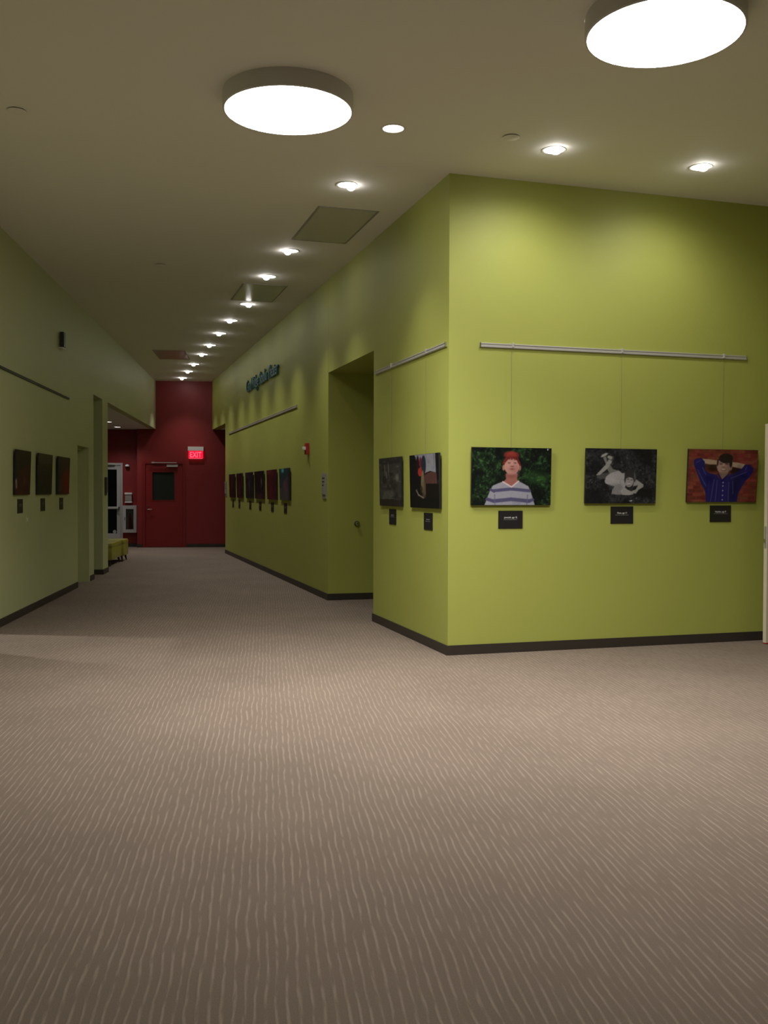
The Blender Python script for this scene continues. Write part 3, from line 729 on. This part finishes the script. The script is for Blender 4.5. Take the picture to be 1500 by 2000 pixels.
# --- far prints and left-wall prints
def simple(kind):
    c = Canvas((0, 0, 100, 66), 52, 34, (20, 10, 14))
    if kind == 'maroon_a':
        c.blend(np.full_like(c.X, 1.0), (62, 16, 22)); c.mottle(6, 5, (34, 10, 20), .4, .8); c.ell(50, 34, 12, 20, (82, 34, 44), soft=4, op=.7)
    elif kind == 'maroon_b':
        c.blend(np.full_like(c.X, 1.0), (58, 18, 24)); c.mottle(7, 5, (30, 12, 18), .45, .8); c.ell(40, 44, 16, 18, (74, 40, 46), soft=4, op=.7)
    elif kind == 'navy':
        c.blend(np.full_like(c.X, 1.0), (22, 22, 32)); c.mottle(8, 6, (48, 50, 62), .55, .9); c.ell(52, 34, 10, 16, (70, 70, 78), soft=4, op=.6)
    elif kind == 'speckled':
        c.blend(np.full_like(c.X, 1.0), (16, 14, 18)); c.mottle(24, 16, (72, 70, 72), .78, .98); c.ell(78, 26, 6, 9, (126, 124, 122), soft=3, op=.8); c.ell(50, 60, 40, 8, (78, 36, 36), soft=4, op=.7)
    elif kind == 'bright_maroon':
        c.blend(np.full_like(c.X, 1.0), (82, 24, 30)); c.mottle(7, 6, (58, 16, 24), .4, .8); c.ell(30, 6, 30, 6, (110, 54, 56), soft=4, op=.6); c.ell(60, 45, 5, 18, (110, 50, 54), soft=4, op=.5)
    elif kind == 'grey_teal':
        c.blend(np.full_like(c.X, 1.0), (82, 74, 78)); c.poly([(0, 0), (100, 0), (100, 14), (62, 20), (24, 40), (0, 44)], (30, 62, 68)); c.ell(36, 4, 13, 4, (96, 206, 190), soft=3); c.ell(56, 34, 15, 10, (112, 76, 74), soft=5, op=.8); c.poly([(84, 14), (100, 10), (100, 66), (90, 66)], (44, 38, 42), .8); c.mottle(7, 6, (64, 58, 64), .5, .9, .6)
    elif kind == 'black_red':
        c.blend(np.full_like(c.X, 1.0), (14, 8, 12)); c.poly([(20, 30), (100, 18), (100, 66), (0, 66), (0, 60)], (62, 10, 18)); c.line((16, 12), (18, 32), 5, (62, 60, 62), .8); c.line((52, 36), (60, 46), 9, (96, 70, 68), .8); c.poly([(0, 43), (12, 43), (12, 57), (0, 57)], (150, 138, 134)); c.mottle(8, 6, (30, 10, 14), .5, .9, .6)
    elif kind == 'olive_black':
        c.blend(np.full_like(c.X, 1.0), (17, 13, 18)); c.poly([(0, 0), (100, 0), (100, 15), (0, 18)], (58, 54, 36)); c.ell(40, 14, 50, 5, (44, 40, 28), soft=5, op=.7); c.mottle(12, 8, (34, 28, 36), .6, .95)
    elif kind == 'dark_to_red':
        c.blend(np.full_like(c.X, 1.0), (27, 14, 18)); c.ell(74, 46, 40, 28, (112, 8, 18), soft=9, op=.85); c.ell(24, 52, 12, 14, (84, 68, 66), soft=5, op=.6); c.ell(40, 8, 30, 7, (50, 38, 40), soft=5, op=.6)
    c.grain(.15); return c
six = [('maroon_a', 21.65, .84, 'dark maroon photo print, farthest of the six far prints'),
       ('maroon_b', 20.51, .80, 'dark maroon photo print, second from far end on right wall'),
       ('navy', 19.24, .88, 'dark navy photo print among the six on the right wall'),
       ('speckled', 18.06, .98, 'black speckled photo print among the six on the right wall'),
       ('bright_maroon', 16.77, .90, 'brighter maroon photo print second nearest of the six'),
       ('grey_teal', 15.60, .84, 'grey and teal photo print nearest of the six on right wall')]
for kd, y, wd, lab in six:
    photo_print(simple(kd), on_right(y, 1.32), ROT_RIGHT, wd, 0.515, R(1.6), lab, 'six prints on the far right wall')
three = [('black_red', 0.905, .70, 'black and dark red photo print nearest on the left wall'),
         ('olive_black', 2.035, .80, 'black photo print with an olive top on the left wall'),
         ('dark_to_red', 3.185, .78, 'dark red photo print nearest the left wall door')]
for kd, s, wd, lab in three:
    photo_print(simple(kd), on_left(s, 1.415), ROT_LEFT, wd, 0.515, R(2.0), lab, 'three prints on the left wall')

# ------------------------------------------------------------------ caption cards
def caption(loc, rotz, label, group, title=None, tw=0.12, sub=0.14):
    t = thing('caption_card', label, 'caption card', loc, rotz, group)
    MB().box(-0.12, 0.12, -0.006, 0, 0, 0.162, 0.0008).build('card', M_BLACKB, t)
    if title:
        text_mesh('title_lettering', title, M_TEXT, t, 0.024, 0.0003, (0, -0.0066, 0.093), width=tw)
    else:
        b = MB()
        for k in range(5): b.box(-0.05+k*0.021, -0.034+k*0.021, -0.0068, -0.006, 0.093, 0.104)
        b.build('title_lettering', M_TEXT2, t)
    b = MB(); x = -sub/2
    while x < sub/2-0.004:
        wdt = random.uniform(0.004, 0.009)
        b.box(x, min(x+wdt, sub/2), -0.0067, -0.006, 0.078, 0.0835); x += wdt+0.003
    b.build('small_lettering', M_TEXT2, t)
caption(on_front(3.677, 1.133), ROT_FRONT, 'black caption card under the red-haired boy print', 'caption cards', 'jeremiah, age 16', 0.128, 0.135)
caption(on_front(4.823, 1.170), ROT_FRONT, 'black caption card under the black and white print', 'caption cards', 'Dean, age 11', 0.100, 0.140)
caption(on_front(5.910, 1.178), ROT_FRONT, 'black caption card under the blue shirt print', 'caption cards', 'Hayden, age 9', 0.122, 0.155)
caption(on_right(9.795, 1.118), ROT_RIGHT, 'black caption card under the grey print by the recess', 'caption cards')
caption(on_right(8.671, 1.104), ROT_RIGHT, 'black caption card under the dark print by the corner', 'caption cards')
for y, nm in ((21.64, 'farthest maroon print'), (20.71, 'second farthest maroon print'), (19.25, 'dark navy print'), (18.08, 'black speckled print'), (16.82, 'brighter maroon print'), (15.64, 'grey and teal print')):
    caption(on_right(y, 1.105), ROT_RIGHT, 'small dark caption card under the ' + nm, 'caption cards')
for s, nm in ((0.868, 'nearest left wall print'), (2.02, 'olive topped left wall print'), (3.14, 'dark red left wall print by the door')):
    caption(on_left(s, 1.203), ROT_LEFT, 'small dark caption card under the ' + nm, 'caption cards')

# ================================================================== WALL DETAILS
# raised lettering high on the right wall
t = thing('wall_lettering', 'raised teal lettering high on the right corridor wall', 'sign', on_right(19.56, 3.44), ROT_RIGHT)
x = 0.0
for wd, wl in (('Carol', 0.62), ('Ridge', 0.72), ('Studio', 0.78), ('Theater', 0.92)):
    text_mesh('word_' + wd.lower() if False else 'lettering_word', wd, M_TEAL, t, 0.335, 0.014, (x, -0.022, 0.0), width=wl, align='LEFT')
    x += wl + 0.115

# plaques
def plaque(loc, rotz, w, h, label, material=M_GREYP):
    t = thing('wall_plaque', label, 'sign', loc, rotz, 'room sign plaques')
    MB().box(-w/2, w/2, -0.012, 0, 0, h, 0.002).build('plate', material, t)
    MB().box(-w/2, w/2, -0.022, -0.0125, h*0.16, h, 0.002).build('face_panel', material, t)
    b = MB()
    for k in range(3): b.box(-w*0.34, w*(0.34-0.12*k), -0.0228, -0.022, h*(0.78-0.14*k), h*(0.83-0.14*k))
    b.build('raised_lines', M_DARK, t)
plaque(on_right(12.895, 1.365), ROT_RIGHT, 0.20, 0.345, 'tall grey room sign on the right wall beside the recess')
plaque(on_right(22.80, 1.34), ROT_RIGHT, 0.20, 0.345, 'grey room sign at the far end of the right wall')
plaque(on_left(6.90, 1.385), ROT_LEFT, 0.20, 0.315, 'dark room sign on the pale green stub wall', M_DARK)

# fire alarm strobe
t = thing('fire_alarm_strobe', 'red fire alarm strobe with white lens on the right wall', 'fire alarm', on_right(13.93, 2.0), ROT_RIGHT)
MB().box(-0.06, 0.06, -0.045, 0, 0, 0.165, 0.006).build('housing', M_SIGNRED, t)
MB().box(-0.045, 0.045, -0.085, -0.045, 0.065, 0.115, 0.008).build('lens', M_WHITE, t)
MB().box(-0.04, 0.04, -0.049, -0.045, 0.015, 0.05).build('sounder_grille', M_DARK, t)

# steel knob on the recess side wall
t = thing('door_holder', 'round steel door holder on the green recess side wall', 'door holder', (3.473, 12.70, 1.027), 0)
MB().lathe([(0.038, 0), (0.038, -0.012), (0.033, -0.016)], 28, axis='Y').build('back_plate', M_DARK, t, smooth=True)
MB().lathe([(0.016, -0.014), (0.016, -0.032), (0.026, -0.038), (0.030, -0.050), (0.024, -0.062), (0.0005, -0.066)], 28, axis='Y').build('knob', M_CHROME, t, smooth=True)

# speaker and switch on the left wall
t = thing('wall_speaker', 'small dark box speaker high on the left wall', 'speaker', on_left(3.09, 3.42), ROT_LEFT)
MB().box(-0.055, 0.055, -0.07, -0.015, 0.015, 0.225, 0.006).build('cabinet', M_DARK, t)
MB().box(-0.07, 0.12, -0.06, 0.0, 0.0, 0.014, 0.003).build('bracket', M_WHITE, t)
MB().box(-0.035, 0.035, -0.015, 0.0, 0.06, 0.17).build('wall_mount', M_GREYP, t)
t = thing('light_switch', 'pale light switch plate below the left wall captions', 'light switch', on_left(1.19, 1.06), ROT_LEFT)
MB().box(-0.04, 0.04, -0.006, 0, 0, 0.115, 0.002).build('cover_plate', M_PALE, t)
MB().box(-0.011, 0.011, -0.012, -0.006, 0.036, 0.079, 0.001).build('rocker', M_WHITE, t)

# exit sign
t = thing('exit_sign', 'glowing red exit sign with white housing on the red wall', 'exit sign', on_red(1.02, 2.30), ROT_RED)
MB().box(-0.20, 0.20, -0.10, 0, 0.195, 0.30, 0.006).build('housing', M_WHITE, t)
pn = MB().box(-0.185, 0.185, -0.056, -0.044, 0.0, 0.195, 0.001).build('lit_panel', M_EXITP, t)
text_mesh('exit_letters', 'EXIT', M_EXITL, pn, 0.20, 0.001, (0, -0.058, 0.028), width=0.29)
MB().box(-0.175, 0.165, -0.060, -0.040, -0.006, 0.0).build('panel_edge', M_EXITL, pn)

# things on the recessed red wall
t = thing('emergency_light', 'small white dome light above the dispenser on red wall', 'emergency light', on_red(-0.751, 2.06, SREC), ROT_RED)
MB().box(-0.055, 0.055, -0.02, 0, 0, 0.09, 0.004).build('base', M_DARK, t)
MB().lathe([(0.055, 0.03), (0.053, 0.055), (0.040, 0.075), (0.0005, 0.085)], 24, (0, -0.055, 0)).build('dome', M_WHITE, t, smooth=True)
t = thing('wall_dispenser', 'white topped dispenser mounted above the extinguisher cabinet', 'dispenser', on_red(-0.72, 1.145, SREC), ROT_RED)
MB().box(-0.085, 0.085, -0.10, 0, 0.045, 0.215, 0.01).build('body', M_GREYP, t)
MB().box(-0.095, 0.095, -0.115, 0, 0.215, 0.265, 0.012).build('lid', M_WHITE, t)
MB().box(-0.09, 0.09, -0.10, 0, 0.0, 0.04, 0.006).build('tray', M_WHITE, t)
t = thing('extinguisher_cabinet', 'white framed fire extinguisher cabinet with dark window on red wall', 'cabinet', on_red(-0.686, 0.373, SREC), ROT_RED)
b = MB(); b.box(-0.176, 0.176, -0.09, -0.002, 0, 0.02); b.box(-0.176, 0.176, -0.09, -0.002, 0.686, 0.706); b.box(-0.176, -0.156, -0.09, -0.002, 0.02, 0.686); b.box(0.156, 0.176, -0.09, -0.002, 0.02, 0.686); b.box(-0.156, 0.156, -0.012, -0.002, 0.02, 0.686)
b.build('cabinet_box', M_ALUW, t)
b = MB(); b.box(-0.176, -0.098, -0.105, -0.09, 0, 0.706); b.box(0.098, 0.176, -0.105, -0.09, 0, 0.706); b.box(-0.098, 0.098, -0.105, -0.09, 0, 0.085); b.box(-0.098, 0.098, -0.105, -0.09, 0.612, 0.706)
dr = b.build('cabinet_door', M_ALUW, t)
MB().box(-0.098, 0.098, -0.100, -0.095, 0.085, 0.612).build('window_pane', M_GLASS, dr)
MB().box(-0.125, -0.11, -0.12, -0.105, 0.32, 0.40, 0.003).build('latch', M_CHROME, dr)
ex = thing('fire_extinguisher', 'red fire extinguisher inside the white framed cabinet', 'fire extinguisher', on_red(-0.686, 0.395, SREC), ROT_RED)
MB().lathe([(0.032, 0), (0.034, 0.01), (0.034, 0.36), (0.026, 0.40), (0.012, 0.42), (0.012, 0.44)], 20, (0, -0.051, 0)).build('cylinder', M_SIGNRED, ex, smooth=True)
MB().box(-0.012, 0.012, -0.075, -0.028, 0.44, 0.485, 0.004).build('valve_head', M_DARK, ex)

# upholstered ottomans in the alcove
def ottoman(u0, u1, s0, s1, label):
    c = LP((u0+u1)/2, (s0+s1)/2)
    t = thing('ottoman', label, 'ottoman', tuple(c), -TH, 'lime ottomans in the alcove')
    w, l = (u1-u0)/2, (s1-s0)/2
    b = MB(); b.box(-w, w, -l, l, 0.12, 0.36, 0.02); b.build('upholstered_base', M_UPH, t, smooth=True)
    b = MB(); b.box(-w-0.004, w+0.004, -l-0.004, l+0.004, 0.352, 0.45, 0.035); b.build('seat_cushion', M_UPH, t, smooth=True)
    for sx in (-1, 1):
        for sy in (-1, 1):
            MB().tube((sx*(w-0.06), sy*(l-0.06), 0.125), (sx*(w-0.035), sy*(l-0.035), 0.0), 0.026, 0.013, 12).build('leg', M_WOOD, t, smooth=True)
ottoman(-0.72, -0.08, 9.70, 10.33, 'lime green ottoman nearer the red wall, wooden leg showing')
ottoman(-0.74, -0.12, 8.40, 9.64, 'lime green ottoman half hidden behind the green stub wall')
